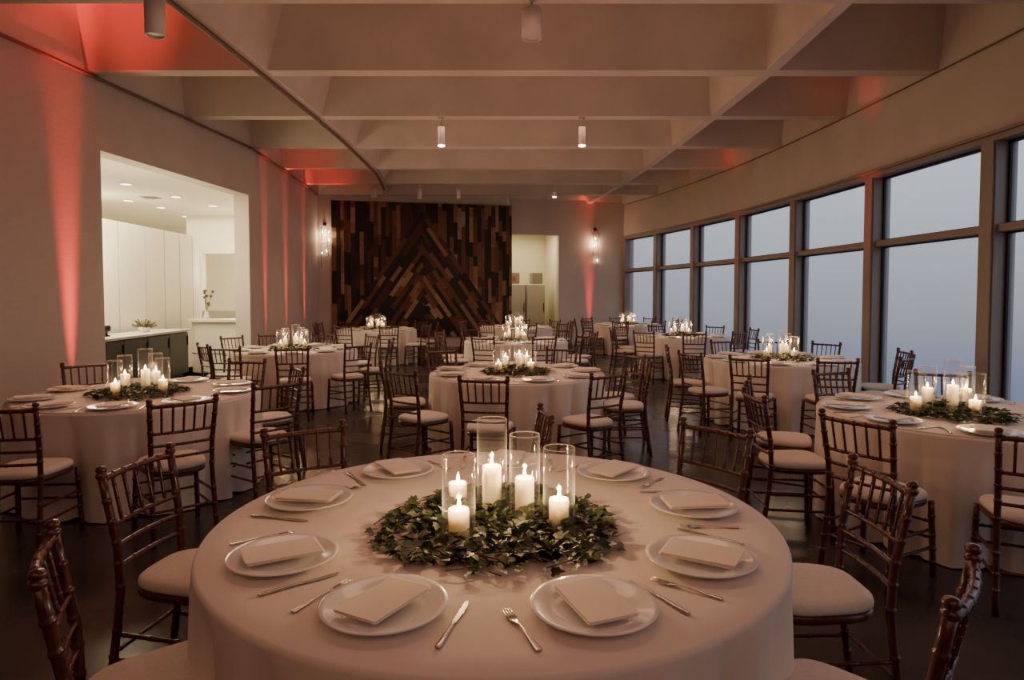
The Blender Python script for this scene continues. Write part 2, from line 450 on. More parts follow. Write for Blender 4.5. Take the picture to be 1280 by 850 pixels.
# grey base cabinet run and its worktop
cabp0, cabp1 = (-5.93,8.55), (-6.17,12.35)
Mx, L = frame(cabp0, cabp1)
cb = thing('base_cabinet', 'long dark grey base cabinet under the white kitchen worktop', 'cabinet')
q = MB(); q.box((0,.04,.09), (L,.58,.88), 0, Mx); q.box((.02,.10,0), (L-.05,.5,.09), 0, Mx); q.build('carcass', M['cab'], cb)
nD = 5
for i in range(nD):
    q = MB(); q.box((L*i/nD+.008,.012,.10), (L*(i+1)/nD-.008,.04,.86), 0, Mx, .004); d = q.build('door', M['cab'], cb)
    q = MB(); q.box((L*(i+1)/nD-.05,-.004,.62), (L*(i+1)/nD-.035,.012,.80), 0, Mx); q.build('handle', M['dark'], d)
q = MB(); q.box((-.02,-.02,.88), (L+.03,.62,.925), 0, Mx, .006)
tag(q.build('worktop', M['stone']), 'white stone worktop lying on the dark grey kitchen cabinet', 'worktop')
# white rounded bar counter behind it
bar = thing('bar_counter', 'white round-ended bar counter beyond the grey kitchen cabinet', 'counter')
def barpoly(off):
    P = [(-5.45,13.0-off)]
    for i in range(9):
        a = -PI/2 - PI*i/8*.5
        P.append((-6.15+math.cos(a)*(.45+off), 13.45+math.sin(a)*(.45+off)))
    P += [(-6.60-off,13.75), (-5.45,13.75)]
    return P[::-1]
q = MB(); q.prism(barpoly(0), 0, 1.03); q.prism(barpoly(.008), .38, .395, 1); q.build('base', [M['kwall'], M['seam']], bar)
q = MB(); q.prism(barpoly(.09), 1.03, 1.075); q.build('counter_top', M['stone'], bar)
# small things on the counters
o = MB(); o.lathe([(0,0),(.055,0),(.06,.01),(.02,.03),(.016,.07),(.06,.09),(.062,.17),(.05,.17),(.05,.10),(0,.10)], 16)
tag(o.build('candle_holder', M['dark'], None, (-6.30,10.05,.925)), 'small black candle holder on the left of the white worktop', 'candle holder')
bowl = thing('flower_bowl', 'low white bowl with dark twigs on the white worktop', 'flower bowl', (-6.42,11.3,.925))
o = MB(); o.lathe([(0,0),(.07,0),(.09,.03),(.10,.09),(.09,.09),(.08,.03),(0,.02)], 20); o.build('bowl', M['stone'], bowl)
random.seed(4)
o = MB()
for i in range(60):
    a = random.uniform(0,2*PI); e = random.uniform(.1,1.1); l = random.uniform(.10,.24)
    p1 = (math.cos(a)*math.cos(e)*l, math.sin(a)*math.cos(e)*l, .07+math.sin(e)*l*.8)
    o.tube([(0,0,.05), p1], [.004,.012], 4)
o.build('twigs', M['vine'], bowl)
fv = thing('flower_vase', 'slim vase of sparse branches standing on the white bar counter', 'vase', (-6.30,13.35,1.075))
o = MB(); o.lathe([(0,0),(.05,0),(.06,.05),(.035,.14),(.03,.18),(.025,.18),(.03,.13),(.05,.05),(0,.02)], 16); o.build('vase', M['stone'], fv)
o = MB()
for i in range(9):
    a = random.uniform(0,2*PI); h = random.uniform(.25,.62); rr_ = random.uniform(.03,.16)
    o.tube([(0,0,.1), (rr_*.4*math.cos(a), rr_*.4*math.sin(a), h*.6), (rr_*math.cos(a), rr_*math.sin(a), h)], .004, 4)
    o.lathe([(0,-.03),(.03,-.015),(.035,.01),(0,.03)], 6, M=Matrix.Translation((rr_*math.cos(a), rr_*math.sin(a), h)))
o.build('branches', M['vine'], fv)
# recessed lights
KL = [((-7.27,12.3),'nearest left'), ((-8.5,14.45),'left second'), ((-7.16,13.9),'nearest middle'), ((-7.02,15.3),'nearest right'), ((-8.68,17.35),'farther middle'), ((-8.70,19.4),'farther right'), ((-8.4,15.6),'dim left')]
for (x,y), nm in KL:
    rl = thing('recessed_light', 'round recessed light in the kitchen ceiling, the %s one' % nm, 'ceiling light', (x,y,KZ), 0, 'recessed lights in the kitchen ceiling')
    o = MB(); o.lathe([(.10,0),(.12,0),(.125,-.012),(.10,-.012)], 20, closed=True); o.build('rim', M['kceil'], rl)
    o = MB(); o.lathe([(0,-.006),(.10,-.006)], 20); o.build('lens', M['downlight'], rl)
o = MB(); o.box((-.16,-.16,-.012), (.16,.16,0))
for i in range(5): o.box((-.13,-.12+.055*i,-.018), (.13,-.10+.055*i,-.012))
tag(o.build('air_vent', M['carton'], None, (-7.75,14.0,KZ)), 'square grey air vent between the kitchen ceiling lights', 'vent')

# ------------------------------------------------------------------ room behind the doorway
q = MB()
for lo, hi in (((DX0-.3,.25,0),(DX0,2.6,3.7)), ((DX1+.3,.25,0),(DX1+.5,2.6,3.7)), ((DX0-.3,2.6,0),(DX1+.5,2.8,3.7)), ((DX0-.3,.25,3.7),(DX1+.5,2.8,3.8))): q.box(lo, hi, 0, MBK)
struct('wall_pantry', q, M['pwall'])
q = MB(); q.box((DX0-.3,.25,-.1), (DX1+.5,2.8,0), 0, MBK); struct('floor_pantry', q, M['kfloor'])
for i, (s0, nm) in enumerate(((bk_s(.02)+.10,'left'), (bk_s(.02)+.78,'right'))):
    cbt = thing('tall_cabinet', 'white tall cabinet in the lit doorway, the %s of two' % nm, 'cabinet', MBK @ Vector((s0,1.3,0)), math.atan2(BWR[1]-BWL[1],BWR[0]-BWL[0]), 'tall cabinets in the doorway')
    q = MB(); q.box((0,.03,.05), (.64,.62,1.92), 0, None, .01); q.build('cabinet_body', M['locker'], cbt)
    q = MB(); q.box((.01,0,.62), (.63,.03,1.91), 0, None, .006); d = q.build('door', M['locker'], cbt)
    q = MB(); q.box((.57,-.03,1.0), (.59,0,1.3), 0); q.build('handle', M['dark'], d)
    q = MB(); q.box((.01,0,.07), (.63,.03,.60), 0, None, .006); q.build('door', M['locker'], cbt)
    bx = thing('storage_box', ('grey box with a red mark on the left tall cabinet' if i == 0 else 'plain grey box on the right tall cabinet'), 'box', MBK @ Vector((s0+(.09 if i==0 else .2),1.35,1.92)), math.atan2(BWR[1]-BWL[1],BWR[0]-BWL[0]))
    q = MB(); q.box((0,0,0), (.36,.36,.38), 0, None, .006); q.build('carton', M['carton'], bx)
    if i == 0:
        q = MB(); q.prism([(.13,.10),(.22,.12),(.21,.27),(.14,.25)], 0, .003, M=Matrix.Rotation(PI/2,4,'X')); q.build('printed_mark', M['redmark'], bx)

# ------------------------------------------------------------------ reclaimed wood feature wall
random.seed(11)
PW0, PW1, PZ0, PZ1 = bk_s(-5.22), bk_s(-.02), .30, 4.29
W, H = PW1-PW0, PZ1-PZ0
def clip(poly, nx, ny, c):            # keep nx*x+ny*y<=c
    out = []
    for i in range(len(poly)):
        a, b_ = poly[i], poly[(i+1) % len(poly)]
        da, db = nx*a[0]+ny*a[1]-c, nx*b_[0]+ny*b_[1]-c
        if da <= 0: out.append(a)
        if da*db < 0:
            t_ = da/(da-db); out.append((a[0]+(b_[0]-a[0])*t_, a[1]+(b_[1]-a[1])*t_))
    return out
cxp, apex = .493*W, H-.22
sl = math.tan(R(55.5))                # slope of the triangle's sides
ca, sa = math.cos(R(55.5)), math.sin(R(55.5))
wp = MB(); wp.box((0,-.03,0), (W,0,H), 1, None)
def plank(poly):
    area = sum(poly[i][0]*poly[(i+1)%len(poly)][1]-poly[(i+1)%len(poly)][0]*poly[i][1] for i in range(len(poly)))/2
    if len(poly) < 3 or abs(area) < .002: return
    if area < 0: poly = poly[::-1]
    d = random.uniform(.012,.035)
    n_ = len(poly); cx_ = sum(p[0] for p in poly)/n_; cy_ = sum(p[1] for p in poly)/n_
    poly = [(cx_+(x-cx_)*.992, cy_+(y-cy_)*.997) for x, y in poly]
    vs = [(x,-.03,y) for x,y in poly] + [(x,-.03-d,y) for x,y in poly]
    fs = [tuple(range(n_,2*n_))] + [(i,(i+1)%n_,n_+(i+1)%n_,n_+i) for i in range(n_)]
    wp.add(vs, fs, 0, False)
pwid = .118
# outer vertical boards
x = 0
while x < W:
    x2 = min(W, x + pwid*random.choice((.8,1,1,1.15)))
    y = -random.uniform(0,.8)
    while y < H:
        y2 = y + random.choice((.3,.45,.6,.75,.95))
        rect = [(x,max(0,y)),(x2,max(0,y)),(x2,min(H,y2)),(x,min(H,y2))]
        if y2 > 0:
            # left of / right of the triangle
            pl = clip(rect, -sl, 1, apex - sl*cxp) if False else None
            L_ = clip(clip(rect, 1, 0, cxp), sl, -1, sl*cxp-apex)        # above left side
            R_ = clip(clip(rect, -1, 0, -cxp), -sl, -1, -sl*cxp-apex)
            for q_ in (L_, R_):
                if len(q_) > 2: plank(q_)
        y = y2
    x = x2
# inside: boards parallel to each side, mirrored at the centre line, small block at the heart
hz = .86; hh = .18      # heart triangle apex height and its base
def side(sign):
    nrows = 26
    for r_i in range(nrows):
        d0, d1 = r_i*pwid, (r_i+1)*pwid
        s_ = -random.uniform(0,.9)
        while s_ < 6:
            s2 = s_ + random.choice((.35,.5,.65,.8,1.0))
            # direction down-left from the apex; inward normal
            P = []
            for (ss, dd) in ((s_,d0),(s2,d0),(s2,d1),(s_,d1)):
                xx = -ca*ss + sa*dd; yy = -sa*ss - ca*dd
                P.append((cxp + sign*xx if sign > 0 else cxp - xx, apex + yy))
            P = clip(P, 1, 0, cxp) if sign > 0 else clip(P, -1, 0, -cxp)
            for c_ in ((0,-1,0),(1,0,W),(-1,0,0)):
                if len(P) > 2: P = clip(P, *c_)
            # stop at the heart triangle
            if len(P) > 2:
                hA = hz + .30
                mx_ = sum(p[0] for p in P)/len(P); my_ = sum(p[1] for p in P)/len(P)
                if not (my_ < hA - sl*abs(mx_-cxp) and my_ > .55):
                    plank(P)
            s_ = s2
side(1); side(-1)
y = .55
while y < hz+.28:
    hw = (hz+.30-y)/sl
    hw2 = max(.01,(hz+.30-min(y+.13,hz+.29))/sl)
    cut = random.uniform(-.3,.3)*hw
    plank([(cxp-hw,y),(cxp+cut,y),(cxp+min(cut,hw2*.8),min(y+.13,hz+.3)),(cxp-hw2,min(y+.13,hz+.3))])
    plank([(cxp+cut,y),(cxp+hw,y),(cxp+hw2,min(y+.13,hz+.3)),(cxp+min(cut,hw2*.8),min(y+.13,hz+.3))])
    y += .13
wo = wp.build('wood_panel', [M['plank'], M['dark']])
wo.matrix_world = MBK @ Matrix.Translation((PW0,-.002,PZ0))
tag(wo, 'large reclaimed wood plank panel with a triangle pattern on the back wall', 'wall panel')

# ------------------------------------------------------------------ track, spots and sconces
t = MB(); t.tube([(interp(LB,y)-.03, y, ZC-.03) for y in [3,4,5,6,6.4,7.3,8.3,9.4,10.5,11.4,12.3,13.3,14.4,15.4,16,16.6,17.2,17.6]], .028, 8)
tag(t.build('lighting_rail', M['track']), 'thin bronze curved rail running along the left ceiling rib', 'rail')
def make_spot(lit, drop, length, rad):
    e = thing('spotlight', '', 'ceiling light')
    o = MB(); o.lathe([(0,0),(.05,0),(.05,-.03),(.012,-.035),(.012,-drop),(0,-drop)], 14); o.build('stem', M['lampwhite'], e)
    o = MB(); o.lathe([(0,-drop+.005),(rad*.9,-drop),(rad,-drop-.01),(rad,-drop-length),(rad*.88,-drop-length),(rad*.85,-drop-length+.03)], 24); o.build('lamp_body', M['lampwhite'], e)
    o = MB(); o.lathe([(0,-drop-length+.015),(rad*.86,-drop-length+.015)], 20); o.build('lens', M['bulb'] if lit else M['dimlens'], e)
    if lit:
        o = MB(); o.lathe([(rad*.86,-drop-length-.004),(rad*1.03,-drop-length-.004),(rad*1.03,-drop-length-.02),(rad*.86,-drop-length-.02)], 20, closed=True); o.build('bezel', M['bulb'], e)
    return e
SP = [((-3.33,6.15,ZC),0,.10,.36,.088,'white cylinder spotlight hanging beside the curved track above the left tables'),
      ((.19,6.40,ZC),0,.10,.29,.095,'white cylinder spotlight hanging at the top middle of the ceiling'),
      ((-1.15,10.66,ZC),1,.14,.30,.055,'lit white spotlight over the middle tables, the left of two'),
      ((1.14,10.66,ZC),1,.14,.30,.055,'lit white spotlight over the middle tables, the right of two'),
      ((1.10,16.9,ZC),1,.22,.12,.05,'small lit spotlight near the doorway to the bright cabinets'),
      ((-3.62,17.1,ZC),0,.08,.26,.08,'unlit spotlight before the wooden panel, at its left end'),
      ((-2.42,17.1,ZC),0,.08,.28,.065,'unlit spotlight before the wooden panel, second from its left end'),
      ((-1.40,17.1,ZC),0,.10,.26,.055,'unlit spotlight before the wooden panel, third from its left end'),
      ((-.12,18.2,ZC),0,.14,.22,.05,'unlit spotlight before the right edge of the wooden panel')]
for loc, lit, dr, ln, rd, lb in SP:
    e = make_spot(lit, dr, ln, rd); e.location = loc; e['label'] = lb; e['group'] = 'ceiling spotlights'
def flame_mb(o, s, M_=None):
    o.lathe([(0,0),(.0035*s,.004*s),(.0058*s,.010*s),(.0055*s,.016*s),(.0034*s,.024*s),(.0014*s,.031*s),(0,.036*s)], 10, M=M_)
M['sconce_flame'] = flame_mat('sconce_flame', (1,.72,.42), 30)
def sconce(loc, rz, cups, label, rods):
    e = thing('wall_sconce', label, 'wall light', loc, rz)
    o = MB(); o.lathe([(0,0),(.05,0),(.05,.03),(0,.03)], 14, M=Matrix.Translation((0,0,.62)) @ Matrix.Rotation(PI/2,4,'X')); o.build('wall_plate', M['dark'], e)
    o = MB()
    o.tube([(.10*math.sin(a), -.10, .42+.18*math.cos(a)) for a in [2*PI*i/28 for i in range(29)]], .008, 6)
    o.tube([(0,0,.62),(0,-.10,.60)], .008, 6)
    for r0, r1 in rods: o.tube([r0, r1], .007, 6)
    o.build('frame', M['dark'], e)
    for (x, z, big) in cups:
        c = MB(); c.lathe([(0,-.055),(.04,-.055),(.045,-.05),(.03,-.045),(0,-.045)], 14, M=Matrix.Translation((x,-.12,z))); cu = c.build('cup', M['dark'], e)
        g = MB(); g.lathe([(.032,-.05),(.034,.03)], 16, M=Matrix.Translation((x,-.12,z))); g.build('cup_glass', M['glass'], cu)
        f = MB(); flame_mb(f, 2.2*big, Matrix.Translation((x,-.12,z-.045))); f.build('flame', M['sconce_flame'], cu)
    return e
ang = math.atan2(BWR[1]-BWL[1], BWR[0]-BWL[0])
sconce(MBK @ Vector((bk_s(2.63),0,3.02)), ang, [(-.03,.32,.9),(-.06,.10,1),(.04,-.36,1.1)],
       'black wire wall sconce with small candles by the lit doorway', [((.06,-.10,.28),(.08,-.11,-.38)), ((-.08,-.10,.30),(-.10,-.11,-.22)), ((-.1,-.11,.05),(.05,-.11,.05))])
sconce(MBK @ Vector((bk_s(-5.40),0,2.98)), ang, [(-.06,.40,1.1),(.12,.40,.9),(.12,.16,1.2),(.05,-.14,.9),(-.07,-.2,.9)],
       'black wire wall sconce with small candles left of the wooden panel', [((.06,-.10,.28),(.10,-.11,-.30)), ((-.08,-.10,.30),(-.10,-.11,-.65)), ((-.1,-.11,.05),(.12,-.11,.1)), ((-.1,-.11,-.2),(.08,-.11,-.2))])

# ------------------------------------------------------------------ furniture prototypes
def bamboo(p0, p1, r, rings, n=8):
    """tube from p0 to p1 (or along a path function) with turned ring beads"""
    path = p0 if callable(p0) else (lambda t__: Vector(p0).lerp(Vector(p1), t__))
    L_ = (path(0)-path(1)).length
    a_, b_ = min(.018, .0085/L_), min(.009, .0045/L_)
    ts = [(0, 1), (1, 1)]
    for t_ in rings: ts += [(t_-2*a_, 1), (t_-a_, 1.0), (t_-b_, 1.22), (t_+b_, 1.22), (t_+a_, 1.0), (t_+2*a_, 1)]
    ts = sorted([q for q in ts if 0 <= q[0] <= 1])
    return [path(q[0]) for q in ts], [r*q[1] for q in ts]
def post_pt(s, z):
    K = [(0,.190,-.265), (.43,.180,-.205), (.62,.182,-.213), (.93,.198,-.268)]
    for (z0,x0,y0), (z1,x1,y1) in zip(K, K[1:]):
        if z <= z1:
            t_ = (z-z0)/(z1-z0); return Vector((s*(x0+(x1-x0)*t_), y0+(y1-y0)*t_, z))
    return Vector((s*.198,-.268,z))
def seat_ring(sc, z, dome=0, n=36):
    P = []
    for i in range(n):
        a = 2*PI*i/n; e = 2/3.6
        c_, s_ = math.cos(a), math.sin(a)
        y_ = .198*math.copysign(abs(s_)**e, s_)
        w_ = .186 + .022*(y_/.2)
        P.append((sc*w_*math.copysign(abs(c_)**e, c_), sc*y_-.002, z))
    return P
def chair_parts():
    P = []
    zs = [.12,.20,.30,.47,.56,.64,.72,.80]
    for s in (-1, 1):
        o = MB(); pts, rd = bamboo(lambda t_: post_pt(s, t_*.895), None, .0155, [z/.895 for z in zs], 9)
        o.tube(pts, rd, 9)
        top = post_pt(s, .895)
        o.lathe([(.0155,-.01),(.021,0),(.021,.008),(.014,.012),(.019,.02),(.020,.028),(.014,.036),(0,.038)], 10, M=Matrix.Translation(top))
        P.append(('back_post', o, 'wood'))
        o = MB(); pts, rd = bamboo((s*.188,.172,.43), (s*.200,.190,0), .0165, [.2,.45,.62,.8], 9); o.tube(pts, rd, 9)
        P.append(('leg', o, 'wood'))
    def rail(z, r, bow, rings=(.03,.27,.5,.73,.97)):
        a, b_ = post_pt(-1, z), post_pt(1, z)
        o = MB(); pts, rd = bamboo(lambda t_: a.lerp(b_, t_) + Vector((0,-bow*4*t_*(1-t_),0)), None, r, list(rings), 8)
        o.tube(pts, rd, 8); return o
    P.append(('top_rail', rail(.882, .0125, .022, (.05,.18,.34,.5,.66,.82,.95)), 'wood'))
    for z in (.705, .625, .545): P.append(('back_rail', rail(z, .0095, .018), 'wood'))
    for i in range(5):
        t_ = (i+1)/6
        bow = -4*t_*(1-t_)
        a = post_pt(-1,.705).lerp(post_pt(1,.705), t_) + Vector((0,bow*.018,0))
        b_ = post_pt(-1,.882).lerp(post_pt(1,.882), t_) + Vector((0,bow*.022,0))
        o = MB(); pts, rd = bamboo(a, b_, .0072, [.2,.5,.8], 6); o.tube(pts, rd, 6); P.append(('spindle', o, 'wood'))
    o = MB(); o.loft([seat_ring(.97,.415), seat_ring(1.0,.422), seat_ring(1.0,.44), seat_ring(.97,.447)]); P.append(('seat_frame', o, 'wood'))
    o = MB(); o.loft([seat_ring(.96,.447), seat_ring(1.0,.456), seat_ring(1.005,.468), seat_ring(.985,.482), seat_ring(.93,.491), seat_ring(.8,.497), seat_ring(.5,.502), seat_ring(.2,.503)])
    P.append(('cushion', o, 'cushion'))
    def st(p, q_, r=.0085):
        o = MB(); pts, rd = bamboo(p, q_, r, (.1,.36,.64,.9), 7); o.tube(pts, rd, 7); P.append(('stretcher', o, 'wood'))
    for s in (-1, 1):
        for z in (.17,.27):
            f_ = Vector((s*(.188+.012*(1-z/.43)), .172+.018*(1-z/.43), z)); st(post_pt(s,z+.015), f_)
    for z in (.22,.31): st((-.195,.18,z), (.195,.18,z))
    st(post_pt(-1,.21), post_pt(1,.21))
    return P
CP = chair_parts()
def make_chair():
    e = thing('chiavari_chair', '', 'chair')
    for nm, o, mt in CP: o.build(nm, M[mt], e)
    return e
def make_far_chair():
    e = thing('chiavari_chair', '', 'chair')
    fr = MB()
    for nm, o, mt in CP:
        if nm == 'cushion': o.build('cushion', M['cushion'], e)
        else: fr.add(o.v, o.f, 0, True)
    fr.build('chair_frame', M['wood'], e)
    return e
chairP, farP = Proto(make_chair), Proto(make_far_chair)

# tables : (centre, radius)
TABLES = {
 'T1': ((-.06,2.34), 'the big front table'),
 'T2': ((.05,6.75), 'the second middle table'),
 'T3': ((.07,11.4), 'the third middle table'),
 'T4': ((.08,16.0), 'the farthest middle table'),
 'T5': ((-3.04,5.30), 'the nearest left table'),
 'T6': ((-3.22,9.55), 'the second left table'),
 'T7': ((-3.13,15.0), 'the far left table'),
 'T8': ((3.09,4.42), 'the nearest window table'),
 'T9': ((3.36,8.12), 'the second window table'),
 'T10': ((3.32,12.7), 'the third window table'),
 'T11': ((3.10,17.4), 'the farthest window table')}
TR, TZ = .93, .765
SLOT = {5:'right side',45:'back right',85:'back',125:'back left',165:'left side',205:'front left',245:'front centre left',285:'front centre right',325:'front right'}
# chairs seen : back-top position and, where it is turned, its facing (degrees)
CH = {
 'T1': [(-1.52,2.61,-8),(-1.22,1.67,31),(-1.04,3.23,-56),(1.03,3.26,-142),(1.39,2.42,180),(1.07,1.51,139),(.19,3.66,-174)],
 'T2': [(-.23,5.17,None),(.82,5.45,None),(1.38,6.45,None),(1.36,7.15,None),(-.98,5.65,None),(-1.35,6.62,None),(-.85,7.78,None),(.62,8.05,None)],
 'T5': [(-3.05,3.84,None),(-2.09,4.10,132),(-1.78,4.90,141),(-1.98,5.95,None),(-2.70,6.58,None),(-4.13,6.27,None)],
 'T6': [(-4.44,10.25,None),(-4.12,8.6,None),(-3.62,8.15,85),(-2.76,8.1,101),(-2.05,8.62,135),(-4.05,10.85,None),(-1.78,9.55,None),(-2.3,10.65,None),(-3.2,10.98,None)],
 'T8': [(1.87,3.50,32),(2.55,3.05,None),(2.80,5.66,None),(3.70,5.55,None),(1.63,4.34,None),(1.85,5.05,None)],
 'T9': [(3.33,6.60,None),(2.52,6.87,None),(2.03,7.38,None),(1.97,8.21,None),(3.06,9.40,None),(3.78,9.38,None),(4.35,8.95,None),(4.68,7.7,None),(4.22,6.90,None)],
 'T10': [(3.19,11.3,None),(2.37,11.65,None),(1.95,12.65,None),(4.05,11.5,None),(2.30,13.7,None),(3.15,14.1,None),(4.3,13.7,None),(4.72,12.6,None)]}
def gen(tc_, off, drop=()):
    out = []
    for i in range(9):
        if i in drop: continue
        a = R(off+40*i); out.append((tc_[0]+1.41*math.cos(a), tc_[1]+1.41*math.sin(a), None))
    return out
CH['T3'] = gen(TABLES['T3'][0], 8)
CH['T4'] = gen(TABLES['T4'][0], 2)
CH['T7'] = gen(TABLES['T7'][0], -68+40)
CH['T11'] = gen(TABLES['T11'][0], 13)
def slots(angs):
    """give every chair of a table the seat name nearest to where it stands, no name twice"""
    ks = list(SLOT)
    idx = sorted(range(len(angs)), key=lambda i: angs[i] % 360)
    best = None
    for comb in itertools.combinations(range(9), len(angs)):
        for rot in range(len(angs)):
            c_ = comb[rot:] + comb[:rot]
            cost = 0
            for i, k_ in zip(idx, c_):
                d = (angs[i]-ks[k_]+180) % 360 - 180; cost += d*d
            if best is None or cost < best[0]: best = (cost, c_)
    res = {}
    for i, k_ in zip(idx, best[1]): res[i] = SLOT[ks[k_]]
    return res
rnd = random.Random(5)
for tk, lst in CH.items():
    (tx, ty), tname = TABLES[tk]
    angs = [math.degrees(math.atan2(y-ty, x-tx)) for x, y, _ in lst]
    nm = slots(angs)
    near = tk in ('T1','T2','T5','T6','T8','T9')
    for i, (x, y, fc) in enumerate(lst):
        f_ = R(fc) if fc is not None else math.atan2(ty-y, tx-x) + R(rnd.uniform(-7,7))
        loc = (x+.262*math.cos(f_), y+.262*math.sin(f_), 0)
        P_ = chairP if near else farP
        P_.place(loc, f_-PI/2, 'dark wooden chair with ivory cushion at the %s of %s' % (nm[i].replace(',', ''), tname), 'chairs around ' + tname)

# ------------------------------------------------------------------ table linen
def make_cloth(seed, TR=.95):
    rr_ = random.Random(seed); N = 360
    H_ = [(k_, rr_.uniform(0,2*PI), rr_.uniform(.5,1)) for k_ in (7,)]
    nf = rr_.choice((14,15,16)); wob = [rr_.uniform(0,2*PI) for _ in range(4)]
    def fold(a):
        # rounded pleats of uneven width and depth, 0 (deep) .. 1 (crest)
        ph = nf*a + 1.5*math.sin(3*a+wob[0]) + 1.1*math.sin(5*a+wob[1])
        amp = .58 + .42*math.sin(4*a+wob[2])*math.sin(2*a+wob[3])
        return 1 - amp*(1-abs(math.cos(ph/2))**.8) - .10*(1+math.sin(41*a+wob[0]))*.5
    prof = []
    # top : centre to rim, rounded edge, skirt with growing folds
    for r_ in (.0,.2,.4,.6,.75,.85,.90): prof.append((r_, TZ, 0))
    for i in range(1, 6):
        a = PI/2*i/5; prof.append((TR-.02+.02*math.sin(a), TZ-.02+.02*math.cos(a), .02*i/5))
    for i in range(1, 13):
        t_ = i/12; prof.append((TR+.016*t_**.8, (TZ-.02)*(1-t_)+.006*t_, .06+.94*t_**.6))
    vs = []; fs = []
    m_ = len(prof)
    for k_ in range(N):
        a = 2*PI*k_/N; f_ = fold(a)
        for r_, z_, am in prof:
            q_ = r_ + am*((f_-1)*.15+.012) if am else r_
            zz = z_ + (.022*(1-f_)*am if am > .95 else 0)
            aa = a
            vs.append((q_*math.cos(aa), q_*math.sin(aa), zz))
    for k_ in range(N):
        k2 = (k_+1) % N
        for i in range(m_-1):
            fs.append((k_*m_+i, k_*m_+i+1, k2*m_+i+1, k2*m_+i))
    o = MB(); o.add(vs, fs); return o
CLD = {'T1':'big round table under a floor-length white cloth, nearest the camera','T2':'round table under a white cloth, second in the middle row',
 'T3':'round table under a white cloth, third in the middle row','T4':'round table under a white cloth, last in the middle row by the doorway',
 'T5':'round table under a white cloth, nearest of the left row by the kitchen','T6':'round table under a white cloth, second of the left row',
 'T7':'round table under a white cloth, last on the left before the wooden panel','T8':'round table under a white cloth, nearest along the windows',
 'T9':'round table under a white cloth, second along the windows','T10':'round table under a white cloth, third along the windows','T11':'round table under a white cloth, farthest along the windows'}
for i, (tk, (tc_, tname)) in enumerate(TABLES.items()):
    e = thing('round_table', CLD[tk], 'table', (tc_[0],tc_[1],0), 0, 'round banquet tables')
    make_cloth(20+i, 1.0 if tk == 'T1' else .91).build('tablecloth', M['cloth'], e)

# ------------------------------------------------------------------ place settings
def plate_mesh():
    o = MB()
    o.lathe([(0,.004),(.085,.004),(.092,.0),(.098,.0),(.104,.006),(.150,.0165),(.163,.020),(.165,.0225),(.163,.0245),(.150,.0215),(.116,.0135),(.108,.0105),(.100,.0095),(0,.0095)], 56)
    return o
def napkin_mesh(seed):
    r_ = random.Random(seed); o = MB()
    w, l = .068, .112
    for layer in range(3):
        z0 = .001+layer*.0036; sh = (r_.uniform(-.003,.003), r_.uniform(-.004,.002)-layer*.0015)
        rings = []
        for (ins, z_) in ((.003,0),(.0005,.0008),(0,.0016),(.0005,.0024),(.003,.0032)):
            P = []
            for (sx_, sy_) in ((-1,-1),(1,-1),(1,1),(-1,1)):
                for j in range(3):
                    cr = .006
                    a0 = {(-1,-1):PI,(1,-1):1.5*PI,(1,1):0,(-1,1):.5*PI}[(sx_,sy_)] + j*PI/4
                    P.append((sx_*(w-cr-ins)+cr*math.cos(a0)+sh[0], sy_*(l-cr-ins)+cr*math.sin(a0)+sh[1], z0+z_))
            rings.append(P)
        o.loft(rings)
    # a gentle sag over the plate's well
    o.v = [(x, y, z + .012*(y/.1)**2 * (1 if abs(y) > 0 else 0) + .002*math.sin(x*40)) for x, y, z in o.v]
    return o
def fork_mesh():
    o = MB()
    # handle, neck : flat lofted bar along +y
    st = [(-.100,.0085,.0035,.002),(-.097,.0095,.0035,.002),(-.06,.0065,.003,.003),(-.02,.0036,.003,.006),(.015,.0030,.0028,.008),(.03,.006,.0022,.006),(.045,.0115,.0018,.004),(.058,.0125,.0016,.003)]
    rings = [[(-w,y,z),(-w*.6,y,z-h/2),(w*.6,y,z-h/2),(w,y,z),(w*.6,y,z+h/2),(-w*.6,y,z+h/2)] for y,w,h,z in st]
    o.loft(rings)
    for i in range(4):
        x = -.0102+.0068*i
        o.tube([(x,.056,.003),(x,.080,.0035),(x*.97,.103,.007)], [.0022,.0019,.0008], 5)
    return o
def knife_parts():
    h_ = MB(); st = [(-.115,.006,.005),(-.112,.0078,.006),(-.06,.0072,.006),(-.012,.0052,.005),(-.002,.0062,.006),(.004,.005,.004)]
    h_.loft([[(-w,y,.003),(-w*.6,y,.003-h/2),(w*.6,y,.003-h/2),(w,y,.003),(w*.6,y,.003+h/2),(-w*.6,y,.003+h/2)] for y,w,h in st])
    b_ = MB(); b_.prism([(-.0052,.002),(.0052,.002),(.0075,.02),(.0095,.05),(.0095,.085),(.006,.108),(.001,.118),(-.0052,.112)], .0022, .0038)
    return h_, b_
def one(name, mb_, mt, cat):
    return lambda: tag(mb_.build(name, M[mt]), None, cat)
plateP = Proto(one('dinner_plate', plate_mesh(), 'plate', 'plate'))
napP = [Proto(one('napkin', napkin_mesh(s_), 'napkin', 'napkin')) for s_ in (1,2,3)]
forkP = Proto(one('fork', fork_mesh(), 'steel', 'fork'))
def mk_knife():
    e = thing('knife', '', 'knife'); h_, b_ = knife_parts(); h_.build('handle', M['steel'], e); b_.build('blade', M['steel'], e); return e
knifeP = Proto(mk_knife)
T1A = [7,47,87,128,167,211,249,291,328]
rnd = random.Random(9)
